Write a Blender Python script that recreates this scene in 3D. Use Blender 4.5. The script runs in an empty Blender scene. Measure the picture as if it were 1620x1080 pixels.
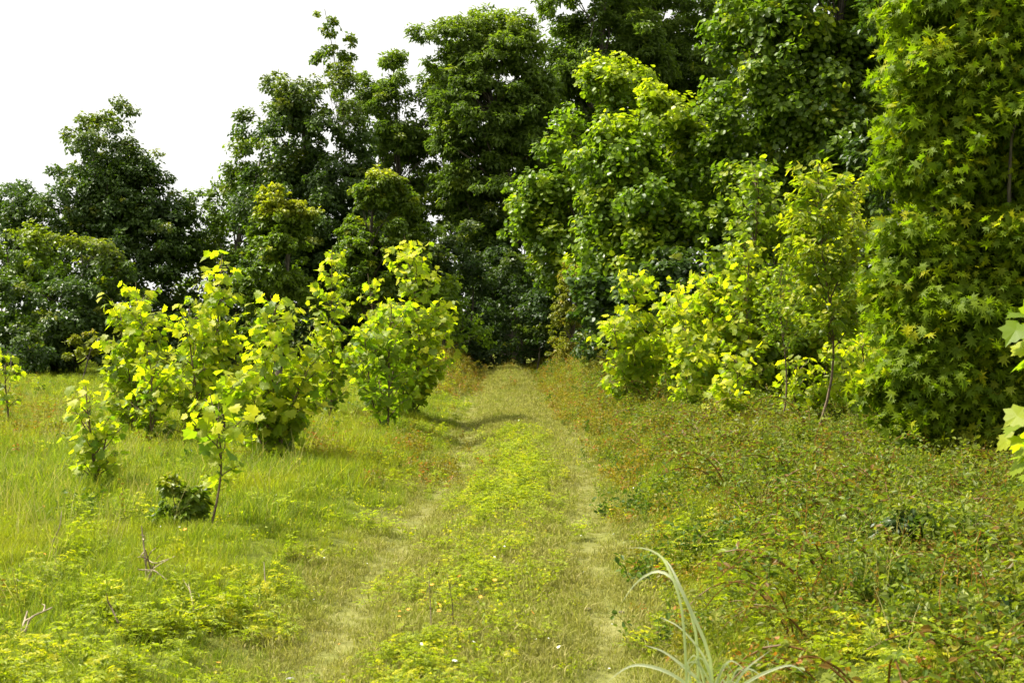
import bpy, math, random
import numpy as np
from mathutils import Vector

# ------------------------------------------------------------------ camera, light, exposure
S = bpy.context.scene
CAM_H, FPX, HOR = 1.6, 2250.0, 490.0          # eye height, focal length in photo pixels, horizon row
cam = bpy.data.cameras.new("camera")
cam.sensor_width = 36.0
cam.lens = 50.0
cam.clip_start, cam.clip_end = 0.1, 3000
cam.dof.use_dof = True
cam.dof.focus_distance = 19.0
cam.dof.aperture_fstop = 9.0
co = bpy.data.objects.new("camera", cam)
S.collection.objects.link(co)
co.location = (0, 0, CAM_H)
co.rotation_euler = (math.radians(90) - math.atan(50.0 / 2250.0), 0, 0)
S.camera = co

SUN_EL, SUN_AZ = math.radians(57), math.radians(-80)    # azimuth measured from +Y (view direction) towards +X
sd = Vector((math.sin(SUN_AZ) * math.cos(SUN_EL), math.cos(SUN_AZ) * math.cos(SUN_EL), math.sin(SUN_EL)))
w = bpy.data.worlds.new("World")
S.world = w
w.use_nodes = True
nt = w.node_tree
bg = nt.nodes["Background"]
sky = nt.nodes.new("ShaderNodeTexSky")
sky.sky_type = 'NISHITA'
sky.sun_disc = False
sky.sun_elevation = SUN_EL
sky.sun_rotation = SUN_AZ
sky.air_density = 1.0
sky.dust_density = 6.0
sky.ozone_density = 0.6
hs = nt.nodes.new("ShaderNodeHueSaturation")
hs.inputs["Saturation"].default_value = 0.12
nt.links.new(sky.outputs[0], hs.inputs["Color"])
mxs = nt.nodes.new("ShaderNodeMix"); mxs.data_type = 'RGBA'; mxs.blend_type = 'LIGHTEN'     # bright even haze veil
mxs.inputs[0].default_value = 1.0
mxs.inputs[7].default_value = (4.3, 4.3, 4.1, 1)
nt.links.new(hs.outputs[0], mxs.inputs[6])
nt.links.new(mxs.outputs[2], bg.inputs[0])
bg.inputs[1].default_value = 0.13
sun = bpy.data.lights.new("sun", 'SUN')
sun.energy = 5.0
sun.angle = math.radians(0.6)
sun.color = (1.0, 0.93, 0.80)
so = bpy.data.objects.new("sun", sun)
S.collection.objects.link(so)
so.rotation_euler = sd.to_track_quat('Z', 'Y').to_euler()
S.view_settings.view_transform = 'Standard'
S.view_settings.look = 'None'
S.view_settings.exposure = 1.10
S.view_settings.gamma = 1.0
S.cycles.max_bounces = 6
S.cycles.diffuse_bounces = 4
S.cycles.glossy_bounces = 2
S.cycles.transmission_bounces = 5
S.cycles.transparent_max_bounces = 4
S.cycles.caustics_reflective = False
S.cycles.caustics_refractive = False

# ------------------------------------------------------------------ helpers
RNG = np.random.default_rng(7)
C = S.collection


def nrm(v):
    return v / np.maximum(np.linalg.norm(v, axis=-1, keepdims=True), 1e-9)


def P(px, py, d):
    """a point d metres ahead of the camera that the photograph shows at (px, py)"""
    return np.array([(px - 810) / FPX * d, d, CAM_H - (py - HOR) / FPX * d])


def sm(a, b, x):
    t = np.clip((x - a) / (b - a), 0, 1)
    return t * t * (3 - 2 * t)


def path_x(y):
    return np.interp(y, [0, 6, 7, 10, 13, 16, 22, 30, 40], [-0.32, -0.26, -0.2, -0.12, 0.02, 0.15, 0.02, -0.05, -0.1])


def noise2(x, y, s=1.0, k=0.0):
    x, y = x / s, y / s
    return (np.sin(1.3 * x + 2.1 * y + k) + np.sin(2.7 * x - 1.9 * y + 1.7 + k * 2) + np.sin(-0.8 * x + 3.3 * y + 4.1 + k)
            + 0.6 * np.sin(5.1 * x + 4.3 * y + k) + 0.6 * np.sin(6.3 * y - 4.7 * x + 2 * k)) / 4.2


def terrain(x, y):
    x, y = np.asarray(x, float), np.asarray(y, float)
    dx = x - path_x(y)
    a = np.abs(dx)
    h = -0.07 * np.exp(-((a - 0.68) / 0.25) ** 2) + 0.05 * np.exp(-(dx / 0.35) ** 2)
    h = h + 0.10 * sm(0.9, 1.7, a)
    far2 = sm(25, 32, y)
    h = h + far2 * (0.62 * sm(0.5, 1.7, dx) * (1 - 0.5 * sm(4, 7, dx)) + 0.55 * sm(0.5, 1.5, -dx) * (1 - sm(2.5, 5, -dx)))
    h = h + 0.20 * sm(26, 31, y) * np.exp(-(dx / 0.35) ** 2) - 0.10 * sm(32, 38, y) * np.exp(-(dx / 1.0) ** 2)
    h = h + (0.15 * noise2(x, y, 0.55, 21) + 0.06) * sm(1.1, 2.0, dx) * (1 - sm(6, 9, dx))
    h = h + 0.03 * noise2(x, y, 1.1) * sm(0.5, 1.5, a) + 0.012 * noise2(x, y, 0.33, 2.0)
    return h * (1 - sm(50, 70, np.hypot(x, y)))


def tz(x, y):
    return float(terrain(x, y))


def tag(o, label, cat, group=None, kind=None):
    if label: o['label'] = label
    if cat: o['category'] = cat
    if group: o['group'] = group
    if kind: o['kind'] = kind
    return o


def mesh_np(name, V, F, mat, parent=None, attr=None, smooth=False, link=True):
    """V (n,3); F: list of int arrays (m,k)"""
    me = bpy.data.meshes.new(name)
    me.vertices.add(len(V))
    me.vertices.foreach_set("co", np.ascontiguousarray(V, np.float32).ravel())
    loops = np.concatenate([f.ravel() for f in F]).astype(np.int32)
    tot = np.concatenate([np.full(len(f), f.shape[1], np.int32) for f in F])
    start = np.concatenate([[0], np.cumsum(tot)[:-1]]).astype(np.int32)
    me.loops.add(len(loops))
    me.loops.foreach_set("vertex_index", loops)
    me.polygons.add(len(tot))
    me.polygons.foreach_set("loop_start", start)
    me.polygons.foreach_set("loop_total", tot)
    me.polygons.foreach_set("use_smooth", np.full(len(tot), bool(smooth)))
    if attr is not None:
        a = me.attributes.new("leafcol", 'FLOAT_COLOR', 'POINT')
        a.data.foreach_set("color", np.ascontiguousarray(attr, np.float32).ravel())
    me.update(calc_edges=True)
    me.materials.append(mat)
    o = bpy.data.objects.new(name, me)
    if link: C.objects.link(o)
    if parent is not None: o.parent = parent
    return o


def thing(name, loc, label, cat, group=None):
    o = bpy.data.objects.new(name, None)
    o.empty_display_size = 0.2
    C.objects.link(o)
    o.location = loc
    return tag(o, label, cat, group)


# ------------------------------------------------------------------ leaf shapes (x across, y along from the stalk, z up)
def fan(outline, fold=0.18, droop=0.15, centre=(0, 0.45)):
    pts = [(centre[0], centre[1])] + outline
    V = np.array([[x, y, fold * abs(x) - droop * (y ** 2) - 0.25 * droop * abs(x)] for x, y in pts], float)
    n = len(outline)
    F = np.array([[0, 1 + i, 1 + (i + 1) % n] for i in range(n)])
    return V, F


def sym(half):
    """half: outline on the right side from base to tip (tip last, x = 0)"""
    return half + [(-x, y) for x, y in reversed(half[:-1]) if x > 0]


L_OVAL = (np.array([[0, 0, 0], [0.27, 0.35, 0.06], [0.2, 0.75, 0.03], [0, 1, -0.1], [-0.2, 0.75, 0.03], [-0.27, 0.35, 0.06]]),
          np.array([[0, 1, 2, 3], [0, 3, 4, 5]]))
L_DIAM = (np.array([[0, 0, 0], [0.34, 0.45, 0.09], [0, 1, -0.12], [-0.34, 0.45, 0.09]]), np.array([[0, 1, 2], [0, 2, 3]]))
L_BROAD = (np.array([[0, 0, 0], [0.42, 0.12, 0.09], [0.5, 0.6, 0.07], [0.2, 0.92, -0.05], [-0.2, 0.92, -0.05], [-0.5, 0.6, 0.07], [-0.42, 0.12, 0.09], [0, 0.5, -0.04]]),
           np.array([[7, 0, 1, 2], [7, 2, 3, 4], [7, 4, 5, 6], [7, 6, 0, 0]]))
L_BROAD = (L_BROAD[0], [np.array([[7, 0, 1, 2], [7, 2, 3, 4], [7, 4, 5, 6]]), np.array([[7, 6, 0]])])
L_SYC = fan(sym([(0.03, 0.04), (0.22, -0.08), (0.36, 0.02), (0.58, 0.12), (0.46, 0.30), (0.64, 0.55), (0.38, 0.60), (0.30, 0.78), (0.13, 0.80), (0, 1.02)]), 0.16, 0.3, (0, 0.35))
L_STAR = fan(sym([(0.02, 0.0), (0.36, -0.10), (0.24, 0.14), (0.62, 0.30), (0.22, 0.38), (0.36, 0.80), (0.10, 0.52), (0, 1.0)][:7] + [(0, 1.0)]), 0.06, 0.28, (0, 0.25))
L_LANCE = (np.array([[0, 0, 0], [0.19, 0.35, 0.04], [0.13, 0.72, 0.02], [0, 1, -0.12], [-0.13, 0.72, 0.02], [-0.19, 0.35, 0.04]]),
           np.array([[0, 1, 2, 3], [0, 3, 4, 5]]))


def frames(N, U):
    """rotation matrices with z = N (normal) and y near U (leaf direction)"""
    N = nrm(N)
    Y = nrm(U - (U * N).sum(-1, keepdims=True) * N)
    X = np.cross(Y, N)
    return np.stack([X, Y, N], axis=-1)


def leaves(shape, pos, N, U, size, tint, young, width=None):
    V0, F0 = shape
    if not isinstance(F0, list): F0 = [F0]
    M = frames(N, U)
    s = np.asarray(size)[:, None, None] * np.ones((1, len(V0), 3))
    if width is not None: s[:, :, 0] *= np.asarray(width)[:, None]
    L = V0[None] * s
    V = np.einsum('nij,nkj->nki', M, L) + pos[:, None, :]
    n, k = len(pos), len(V0)
    off = (np.arange(n) * k)[:, None, None]
    F = [(f[None] + off).reshape(-1, f.shape[1]) for f in F0]
    A = np.zeros((n, k, 4))
    A[:, :, 0] = tint[:, None]
    A[:, :, 1] = young[:, None]
    A[:, :, 2] = V0[None, :, 1]
    A[:, :, 3] = 1
    return V.reshape(-1, 3), F, A.reshape(-1, 4)


def join(parts):
    Vs, Fs, As, o = [], {}, [], 0
    for V, F, A in parts:
        Vs.append(V)
        As.append(A if A is not None else np.zeros((len(V), 4)))
        for f in F: Fs.setdefault(f.shape[1], []).append(f + o)
        o += len(V)
    return np.concatenate(Vs), [np.concatenate(v) for v in Fs.values()], np.concatenate(As)


def tube(pts, rads, n=6):
    pts = np.asarray(pts, float)
    t = nrm(np.gradient(pts, axis=0))
    ref = np.where(np.abs(t[:, 2:3]) > 0.9, np.array([[1.0, 0, 0]]), np.array([[0, 0, 1.0]]))
    a = nrm(np.cross(t, ref))
    b = np.cross(t, a)
    ang = np.linspace(0, 2 * math.pi, n, endpoint=False)
    V = pts[:, None] + np.asarray(rads)[:, None, None] * (np.cos(ang)[None, :, None] * a[:, None] + np.sin(ang)[None, :, None] * b[:, None])
    m = len(pts)
    i = np.arange(m - 1)[:, None] * n
    j = np.arange(n)[None]
    F = np.stack([i + j, i + (j + 1) % n, i + n + (j + 1) % n, i + n + j], -1).reshape(-1, 4)
    return V.reshape(-1, 3), [F], None


def curve(a, b, n=7, bend=0.1, rng=RNG, sag=0.0):
    a, b = np.asarray(a, float), np.asarray(b, float)
    L = np.linalg.norm(b - a)
    t = np.linspace(0, 1, n)[:, None]
    off = rng.normal(size=3) * bend * L
    off2 = rng.normal(size=3) * bend * L * 0.4
    p = a + (b - a) * t + off * np.sin(math.pi * t) + off2 * np.sin(2 * math.pi * t)
    p[:, 2] += -sag * L * (t[:, 0] ** 2) + sag * L * t[:, 0]
    return p


# ------------------------------------------------------------------ materials
def newmat(name):
    m = bpy.data.materials.new(name)
    m.use_nodes = True
    n = m.node_tree.nodes
    return m, n, m.node_tree.links, n["Principled BSDF"]


def leafmat(name, dark, light, young, trans=0.5, rough=0.42, tsat=(1.5, 1.65, 0.5), under=None, spec=0.28, patch=0.0, patchcol=None, patchscale=0.8):
    m, n, l, p = newmat(name)
    at = n.new("ShaderNodeAttribute"); at.attribute_name = "leafcol"
    sp = n.new("ShaderNodeSeparateColor"); l.new(at.outputs["Color"], sp.inputs[0])
    def mix(fac, a, b, blend='MIX'):
        x = n.new("ShaderNodeMix"); x.data_type = 'RGBA'; x.blend_type = blend
        for k, s in ((0, fac), (6, a), (7, b)):
            if hasattr(s, 'links'): l.new(s, x.inputs[k])
            elif k == 0: x.inputs[0].default_value = s
            else: x.inputs[k].default_value = (*s, 1)
        return x.outputs[2]
    c = mix(sp.outputs[0], dark, light)
    if patchcol is not None:
        ge = n.new("ShaderNodeNewGeometry")
        no = n.new("ShaderNodeTexNoise"); no.inputs["Scale"].default_value = patchscale; no.inputs["Detail"].default_value = 3
        l.new(ge.outputs["Position"], no.inputs["Vector"])
        mr = n.new("ShaderNodeMapRange"); mr.inputs[1].default_value = 0.48; mr.inputs[2].default_value = 0.62; mr.inputs[4].default_value = patch
        l.new(no.outputs[0], mr.inputs[0])
        c = mix(mr.outputs[0], c, patchcol)
    c = mix(sp.outputs[1], c, young)
    top = c
    if under is not None:
        ge2 = n.new("ShaderNodeNewGeometry")
        top = mix(ge2.outputs["Backfacing"], c, mix(0.5, c, under))
    l.new(top, p.inputs["Base Color"])
    p.inputs["Roughness"].default_value = rough
    p.inputs["Specular IOR Level"].default_value = spec
    tr = n.new("ShaderNodeBsdfTranslucent")
    tc = mix(1.0, c, tsat, 'MULTIPLY')
    l.new(tc, tr.inputs[0])
    ms = n.new("ShaderNodeMixShader"); ms.inputs[0].default_value = trans
    l.new(p.outputs[0], ms.inputs[1]); l.new(tr.outputs[0], ms.inputs[2])
    l.new(ms.outputs[0], n["Material Output"].inputs[0])
    return m


def barkmat(name, c1, c2, scale=20):
    m, n, l, p = newmat(name)
    tc = n.new("ShaderNodeTexCoord"); mp = n.new("ShaderNodeMapping"); mp.inputs["Scale"].default_value = (1, 1, 0.25)
    no = n.new("ShaderNodeTexNoise"); no.inputs["Scale"].default_value = scale; no.inputs["Detail"].default_value = 6
    r = n.new("ShaderNodeValToRGB"); r.color_ramp.elements[0].color = (*c1, 1); r.color_ramp.elements[1].color = (*c2, 1)
    r.color_ramp.elements[0].position = 0.35; r.color_ramp.elements[1].position = 0.65
    bp = n.new("ShaderNodeBump"); bp.inputs["Strength"].default_value = 0.5; bp.inputs["Distance"].default_value = 0.02
    l.new(tc.outputs["Object"], mp.inputs[0]); l.new(mp.outputs[0], no.inputs["Vector"]); l.new(no.outputs[0], r.inputs[0])
    l.new(r.outputs[0], p.inputs["Base Color"]); l.new(no.outputs[0], bp.inputs["Height"]); l.new(bp.outputs[0], p.inputs["Normal"])
    p.inputs["Roughness"].default_value = 0.85
    return m


BARK = barkmat("bark", (0.035, 0.028, 0.02), (0.12, 0.10, 0.075))
TWIG = barkmat("twig_bark", (0.06, 0.04, 0.022), (0.16, 0.11, 0.06), 40)
DRY = barkmat("dry_stalk", (0.16, 0.12, 0.07), (0.40, 0.33, 0.22), 40)
REDSTEM = barkmat("red_cane", (0.07, 0.022, 0.014), (0.16, 0.06, 0.035), 40)
M_DARK = leafmat("dark_leaves", (0.028, 0.058, 0.010), (0.072, 0.118, 0.014), (0.24, 0.26, 0.015), 0.36)
M_OLIVE = leafmat("olive_leaves", (0.055, 0.098, 0.008), (0.135, 0.195, 0.012), (0.32, 0.32, 0.015), 0.46)
M_FEATHER = leafmat("feathery_leaves", (0.055, 0.098, 0.012), (0.125, 0.180, 0.018), (0.28, 0.32, 0.02), 0.48)
M_TULIP = leafmat("glossy_leaves", (0.062, 0.120, 0.010), (0.175, 0.250, 0.015), (0.36, 0.40, 0.014), 0.5, 0.36)
M_MID = leafmat("mid_green_leaves", (0.060, 0.112, 0.010), (0.155, 0.220, 0.014), (0.36, 0.38, 0.015), 0.5, 0.4)
M_STARS = leafmat("star_leaves", (0.070, 0.125, 0.005), (0.185, 0.245, 0.008), (0.40, 0.38, 0.010), 0.55, 0.5, spec=0.15)
M_SYC = leafmat("sycamore_leaves", (0.065, 0.135, 0.008), (0.175, 0.250, 0.012), (0.56, 0.52, 0.012), 0.6, 0.5, (1.5, 1.75, 0.5), under=(0.24, 0.36, 0.12))
M_ASH = leafmat("ash_leaves", (0.07, 0.135, 0.010), (0.17, 0.25, 0.012), (0.46, 0.42, 0.015), 0.55)
M_GRASS = leafmat("grass_blades", (0.075, 0.120, 0.010), (0.215, 0.270, 0.016), (0.36, 0.31, 0.07), 0.5, 0.5, (1.4, 1.5, 0.5), spec=0.15, patch=0.55, patchcol=(0.28, 0.28, 0.010), patchscale=0.7)
M_TURF = leafmat("turf_blades", (0.14, 0.14, 0.030), (0.27, 0.26, 0.062), (0.38, 0.33, 0.13), 0.4, 0.6, (1.3, 1.4, 0.7), spec=0.1, patch=0.5, patchcol=(0.20, 0.23, 0.03), patchscale=1.3)
M_WEED = leafmat("weed_leaves", (0.13, 0.18, 0.008), (0.32, 0.36, 0.010), (0.50, 0.45, 0.010), 0.5, 0.5, (1.4, 1.5, 0.5))
M_BRAM = leafmat("bramble_leaves", (0.055, 0.100, 0.006), (0.185, 0.235, 0.012), (0.17, 0.09, 0.018), 0.5, 0.42, (1.4, 1.45, 0.5), under=(0.25, 0.28, 0.10), spec=0.2, patch=0.45, patchcol=(0.20, 0.175, 0.012), patchscale=0.9)
M_RED = leafmat("reddish_weed_leaves", (0.12, 0.125, 0.010), (0.25, 0.23, 0.012), (0.30, 0.12, 0.02), 0.45, 0.5, (1.3, 1.3, 0.6), patch=0.7, patchcol=(0.24, 0.22, 0.012), patchscale=0.6)
M_VINE = leafmat("vine_leaves", (0.10, 0.125, 0.012), (0.22, 0.23, 0.016), (0.34, 0.26, 0.02), 0.4)
M_CREEP = leafmat("creeper_leaves", (0.030, 0.066, 0.007), (0.085, 0.14, 0.010), (0.22, 0.24, 0.02), 0.4, spec=0.15)
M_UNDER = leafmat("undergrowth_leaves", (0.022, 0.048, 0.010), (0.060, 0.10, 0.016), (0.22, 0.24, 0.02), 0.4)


def plain(name, col, rough=0.7, trans=0.0):
    m, n, l, p = newmat(name)
    no = n.new("ShaderNodeTexNoise"); no.inputs["Scale"].default_value = 30
    r = n.new("ShaderNodeValToRGB")
    r.color_ramp.elements[0].color = (*[c * 0.75 for c in col], 1); r.color_ramp.elements[1].color = (*col, 1)
    l.new(no.outputs[0], r.inputs[0]); l.new(r.outputs[0], p.inputs["Base Color"])
    p.inputs["Roughness"].default_value = rough
    return m


M_PETAL = plain("white_petals", (0.80, 0.80, 0.72))
M_ORANGE = plain("orange_petals", (0.75, 0.34, 0.02))
M_STONE = plain("grey_stone", (0.22, 0.21, 0.19), 0.8)
M_BLADE = leafmat("reed_blade", (0.24, 0.32, 0.08), (0.50, 0.54, 0.34), (0.72, 0.72, 0.58), 0.35, 0.4, (1.2, 1.3, 0.7))  # last colour is the painted sunlit white of the blade tips

# ------------------------------------------------------------------ ground
m, n, l, p = newmat("ground_soil")
ge = n.new("ShaderNodeNewGeometry")
at = n.new("ShaderNodeAttribute"); at.attribute_name = "leafcol"
sp = n.new("ShaderNodeSeparateColor"); l.new(at.outputs["Color"], sp.inputs[0])
n1 = n.new("ShaderNodeTexNoise"); n1.inputs["Scale"].default_value = 14; n1.inputs["Detail"].default_value = 8
n2 = n.new("ShaderNodeTexNoise"); n2.inputs["Scale"].default_value = 0.9; n2.inputs["Detail"].default_value = 4
l.new(ge.outputs["Position"], n1.inputs["Vector"]); l.new(ge.outputs["Position"], n2.inputs["Vector"])
r1 = n.new("ShaderNodeValToRGB"); r1.color_ramp.elements[0].position = 0.3; r1.color_ramp.elements[1].position = 0.7
r1.color_ramp.elements[0].color = (0.045, 0.055, 0.012, 1); r1.color_ramp.elements[1].color = (0.12, 0.14, 0.022, 1)
r2 = n.new("ShaderNodeValToRGB"); r2.color_ramp.elements[0].position = 0.3; r2.color_ramp.elements[1].position = 0.7
r2.color_ramp.elements[0].color = (0.115, 0.115, 0.035, 1); r2.color_ramp.elements[1].color = (0.20, 0.19, 0.07, 1)
mx = n.new("ShaderNodeMix"); mx.data_type = 'RGBA'
l.new(n1.outputs[0], r1.inputs[0]); l.new(n1.outputs[0], r2.inputs[0])
l.new(sp.outputs[0], mx.inputs[0]); l.new(r1.outputs[0], mx.inputs[6]); l.new(r2.outputs[0], mx.inputs[7])
l.new(mx.outputs[2], p.inputs["Base Color"])
bp = n.new("ShaderNodeBump"); bp.inputs["Strength"].default_value = 0.6; bp.inputs["Distance"].default_value = 0.03
l.new(n1.outputs[0], bp.inputs["Height"]); l.new(bp.outputs[0], p.inputs["Normal"])
p.inputs["Roughness"].default_value = 1.0
p.inputs["Specular IOR Level"].default_value = 0.0
M_SOIL = m
xs = np.concatenate([-np.geomspace(1200, 17, 14), np.arange(-16, 16.01, 0.16), np.geomspace(17, 1200, 14)])
ys = np.concatenate([[-400, -80, -20, -6, 0], np.arange(2, 42, 0.16), np.geomspace(43, 2200, 18)])
X, Y = np.meshgrid(xs, ys)
Z = terrain(X, Y)
dxp = X - path_x(Y)
bare = np.exp(-((np.abs(dxp) - 0.66) / 0.30) ** 2) * (0.7 + 0.5 * noise2(X, Y, 0.6, 1)) * (1 - sm(38, 46, Y))
bare = np.clip(bare, 0, 1) * (1 - sm(38, 46, Y))
V = np.stack([X, Y, Z], -1).reshape(-1, 3)
nx, ny = len(xs), len(ys)
ii = (np.arange(ny - 1)[:, None] * nx + np.arange(nx - 1)[None]).ravel()
F = np.stack([ii, ii + 1, ii + nx + 1, ii + nx], -1)
A = np.zeros((len(V), 4)); A[:, 0] = bare.ravel(); A[:, 3] = 1
g = mesh_np("ground", V, [F], M_SOIL, attr=A, smooth=True)
tag(g, "grassy ground with two worn wheel ruts running to the trees", "ground", kind="structure")


# ------------------------------------------------------------------ trees
def crown_geo(blobs, clumps, per, cr, size, shape, rng, up=0.55, young_top=0.5, young_any=0.04, zlo=None, zhi=None, jit=0.45, flat=0.65, droop=0.35, shoots=0.16, voids=26, perb=12, bflat=0.85, crad=0.42):
    B = np.array(blobs, float)             # cx cy cz rx ry rz
    wgt = (B[:, 3] * B[:, 5]) ** 0.9
    wgt = wgt / wgt.sum()
    ph = rng.uniform(0, 6.28, (len(B), 3))
    nv = voids
    vb = B[rng.choice(len(B), nv, p=wgt)]
    vc = vb[:, :3] + nrm(rng.normal(size=(nv, 3))) * vb[:, 3:6] * rng.uniform(0.8, 1.05, (nv, 1))
    vr = cr * rng.uniform(0.8, 1.6, nv)
    bc, bo, br = [], [], []
    tries = 0
    nb = max(6, int(clumps / perb))
    while len(bc) < nb and tries < nb * 40:
        tries += 1
        b = B[rng.choice(len(B), p=wgt)]
        d = nrm(rng.normal(size=3))
        r = 0.93 - 0.6 * rng.random() ** 2.2
        shoot = rng.random() < shoots
        if shoot:
            d = nrm(d + np.array([0, 0, 0.7])); r = rng.uniform(0.92, 1.1)
        q = b[:3] + d * b[3:6] * r
        nd = np.sqrt((((q - B[:, :3]) / B[:, 3:6]) ** 2).sum(1))
        if (nd < 0.5).any() and rng.random() < 0.85: continue
        if not shoot and nv and (((q - vc) ** 2).sum(1) < vr ** 2).any() and rng.random() < 0.9: continue
        bc.append(q); bo.append(d); br.append(cr * (rng.uniform(0.35, 0.7) if shoot else rng.uniform(0.6, 1.5)))
    bc, bo, br = np.array(bc), np.array(bo), np.array(br)
    cnt_ = np.maximum(2, (perb * (br / cr) ** 2).astype(int))
    bi = np.repeat(np.arange(len(bc)), cnt_)
    dd = rng.normal(size=(len(bi), 3)); dd[:, 2] = np.abs(dd[:, 2]) * rng.choice([1, 1, -0.8], len(bi)) + 0.15
    dd = nrm(dd + 0.5 * bo[bi])
    ax = nrm(bo + 0.7 * rng.normal(size=bo.shape) + np.array([0, 0, 0.2]))
    el = rng.uniform(-0.35, 0.9, len(bc))
    cen = bc[bi] + dd * br[bi][:, None] * rng.uniform(0.3, 1.2, (len(bi), 1)) * np.array([1, 1, bflat])
    cen = cen + ax[bi] * (((dd * ax[bi]).sum(1)) * el[bi] * br[bi])[:, None]
    out = nrm(dd + 0.4 * bo[bi])
    rad = crad * cr * rng.uniform(0.55, 1.35, len(bi))
    ok = cen[:, 2] > (zlo if zlo is not None else 0.1)
    cen, out, rad = cen[ok], out[ok], rad[ok]
    cr = crad * cr
    z0, z1 = B[:, 2].min(), (B[:, 2] + B[:, 5]).max()
    cnt = np.maximum(6, (per * (rad / cr) ** 2 * rng.uniform(0.7, 1.3, len(rad)))).astype(int)
    idx = np.repeat(np.arange(len(cen)), cnt)
    N = len(idx)
    od = nrm(rng.normal(size=(N, 3)))
    rr = rng.random(N) ** 0.45
    off = od * rr[:, None] * rad[idx][:, None]
    off[:, 2] *= flat
    pos = cen[idx] + off
    relc = (cen[:, 2] - z0) / max(z1 - z0, 0.1)
    yc = np.clip(sm(0.72, 1.0, relc) * young_top * (0.5 + out[:, 2]) + (rng.random(len(cen)) < young_any) * rng.uniform(0.3, 0.8, len(cen)), 0, 1)
    young = np.clip(yc[idx] * rng.uniform(0.3, 1.3, N) * (0.35 + 0.9 * np.clip(od[:, 2] * rr + 0.4, 0, 1)), 0, 1)
    tc = rng.uniform(0, 1, len(cen))
    tint = np.clip(0.5 * tc[idx] + 0.5 * rng.random(N), 0, 1)
    Nn = nrm(0.5 * od + 0.35 * out[idx] + np.array([0, 0, up]) + jit * rng.normal(size=(N, 3)))
    U = nrm(0.8 * out[idx] + 0.5 * od + 0.5 * rng.normal(size=(N, 3)) - np.array([0, 0, droop]))
    sz = size * rng.uniform(0.7, 1.35, N)
    return leaves(shape, pos, Nn, U, sz, tint, young, rng.uniform(0.8, 1.15, N)), cen


def tree(name, label, d, blobs, mat, clumps, per, cr, size, shape=L_DIAM, base=None, trunk_r=0.12, limbs=34, seed=1, cat="tree", group=None, depth=0.85, **kw):
    """blobs: (px, py, rx, ry[, depth offset]) in photo pixels at distance d"""
    rng = np.random.default_rng(seed)
    k = d / FPX
    bl = []
    for b in blobs:
        dd = d + (b[4] if len(b) > 4 else 0)
        c = P(b[0], b[1], dd)
        if d < 20: c[2] += tz(c[0], d)
        rx, rz = b[2] * k, b[3] * k
        bl.append((*c, rx * 0.95, min(rx, rz * 1.3) * depth, rz * 0.95))
    bx = (base if base is not None else blobs[0][0] - 810) * k if base is None else (base - 810) * k
    by = d
    z = tz(bx, by)
    root = thing(name, (bx, by, z), label, cat, group)
    org = np.array([bx, by, z])
    geo, cen = crown_geo(bl, clumps, per, cr, size, shape, rng, zlo=z + 0.08, **kw)
    V, F, A = geo
    mesh_np("crown", V - org, F, mat, root, A)
    top = max(bl, key=lambda b: b[2] + b[5])
    tp = np.array([top[0], top[1], top[2] + top[5] * 0.75])
    tr = curve(org - [0, 0, 0.1], tp, 12, 0.03, rng)
    rad = trunk_r * (1 - 0.85 * np.linspace(0, 1, 12)) * np.where(np.arange(12) == 0, 1.35, 1)
    parts = [tube(tr, rad, 8)]
    pick = rng.choice(len(cen), min(limbs, len(cen)), replace=False)
    for c in cen[pick]:
        hrel = np.clip((c[2] - org[2]) / (tp[2] - org[2]) - rng.uniform(0.12, 0.3), 0.12, 0.9)
        s = hrel * 11
        i = int(s)
        a = tr[i] + (tr[min(i + 1, 11)] - tr[i]) * (s - i)
        r0 = trunk_r * (1 - 0.85 * hrel) * rng.uniform(0.3, 0.5)
        parts.append(tube(curve(a, c, 6, 0.07, rng), np.linspace(r0, r0 * 0.2, 6), 5))
    V, F, _ = join(parts)
    mesh_np("trunk", V - org, F, BARK, root, smooth=True)
    return root


# --- background row, left
tree("broadleaf_tree", "dark rounded tree standing highest against the white sky at the far left", 38,
     [(148, 262, 62, 70), (150, 330, 90, 70), (105, 340, 92, 66), (195, 335, 70, 72), (60, 390, 90, 90), (150, 420, 120, 90), (250, 400, 65, 85), (215, 460, 90, 60), (45, 352, 36, 34), (250, 380, 28, 34), (142, 222, 32, 28)],
     M_DARK, 1976, 40, 0.46, 0.105, L_DIAM, base=165, trunk_r=0.16, seed=11, voids=8, shoots=0.1, young_top=0.25, young_any=0.07, cat="tree")
tree("broadleaf_tree", "low leafy tree with yellow tips in front of the dark far left tree", 33,
     [(130, 445, 62, 62), (95, 500, 85, 60), (150, 500, 55, 60), (60, 540, 70, 45), (120, 545, 75, 40)],
     M_DARK, 884, 35, 0.41, 0.105, L_DIAM, base=110, trunk_r=0.08, seed=12, young_top=0.55, young_any=0.10)
tree("broadleaf_tree", "mid green tree cut off by the left edge of the picture", 34.5,
     [(10, 430, 60, 60), (-30, 480, 70, 80), (25, 500, 50, 60)],
     M_OLIVE, 598, 32, 0.41, 0.105, L_DIAM, base=0, trunk_r=0.09, seed=13, young_top=0.2)
tree("broadleaf_tree", "looser olive tree leaning out left of the big dark tree", 39,
     [(355, 345, 50, 60), (340, 335, 34, 36), (400, 285, 42, 62), (380, 400, 70, 70), (330, 460, 60, 60), (310, 440, 36, 50), (420, 245, 24, 32)],
     M_OLIVE, 1092, 25, 0.41, 0.101, L_DIAM, base=370, trunk_r=0.12, seed=14, young_top=0.2, young_any=0.05)
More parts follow.
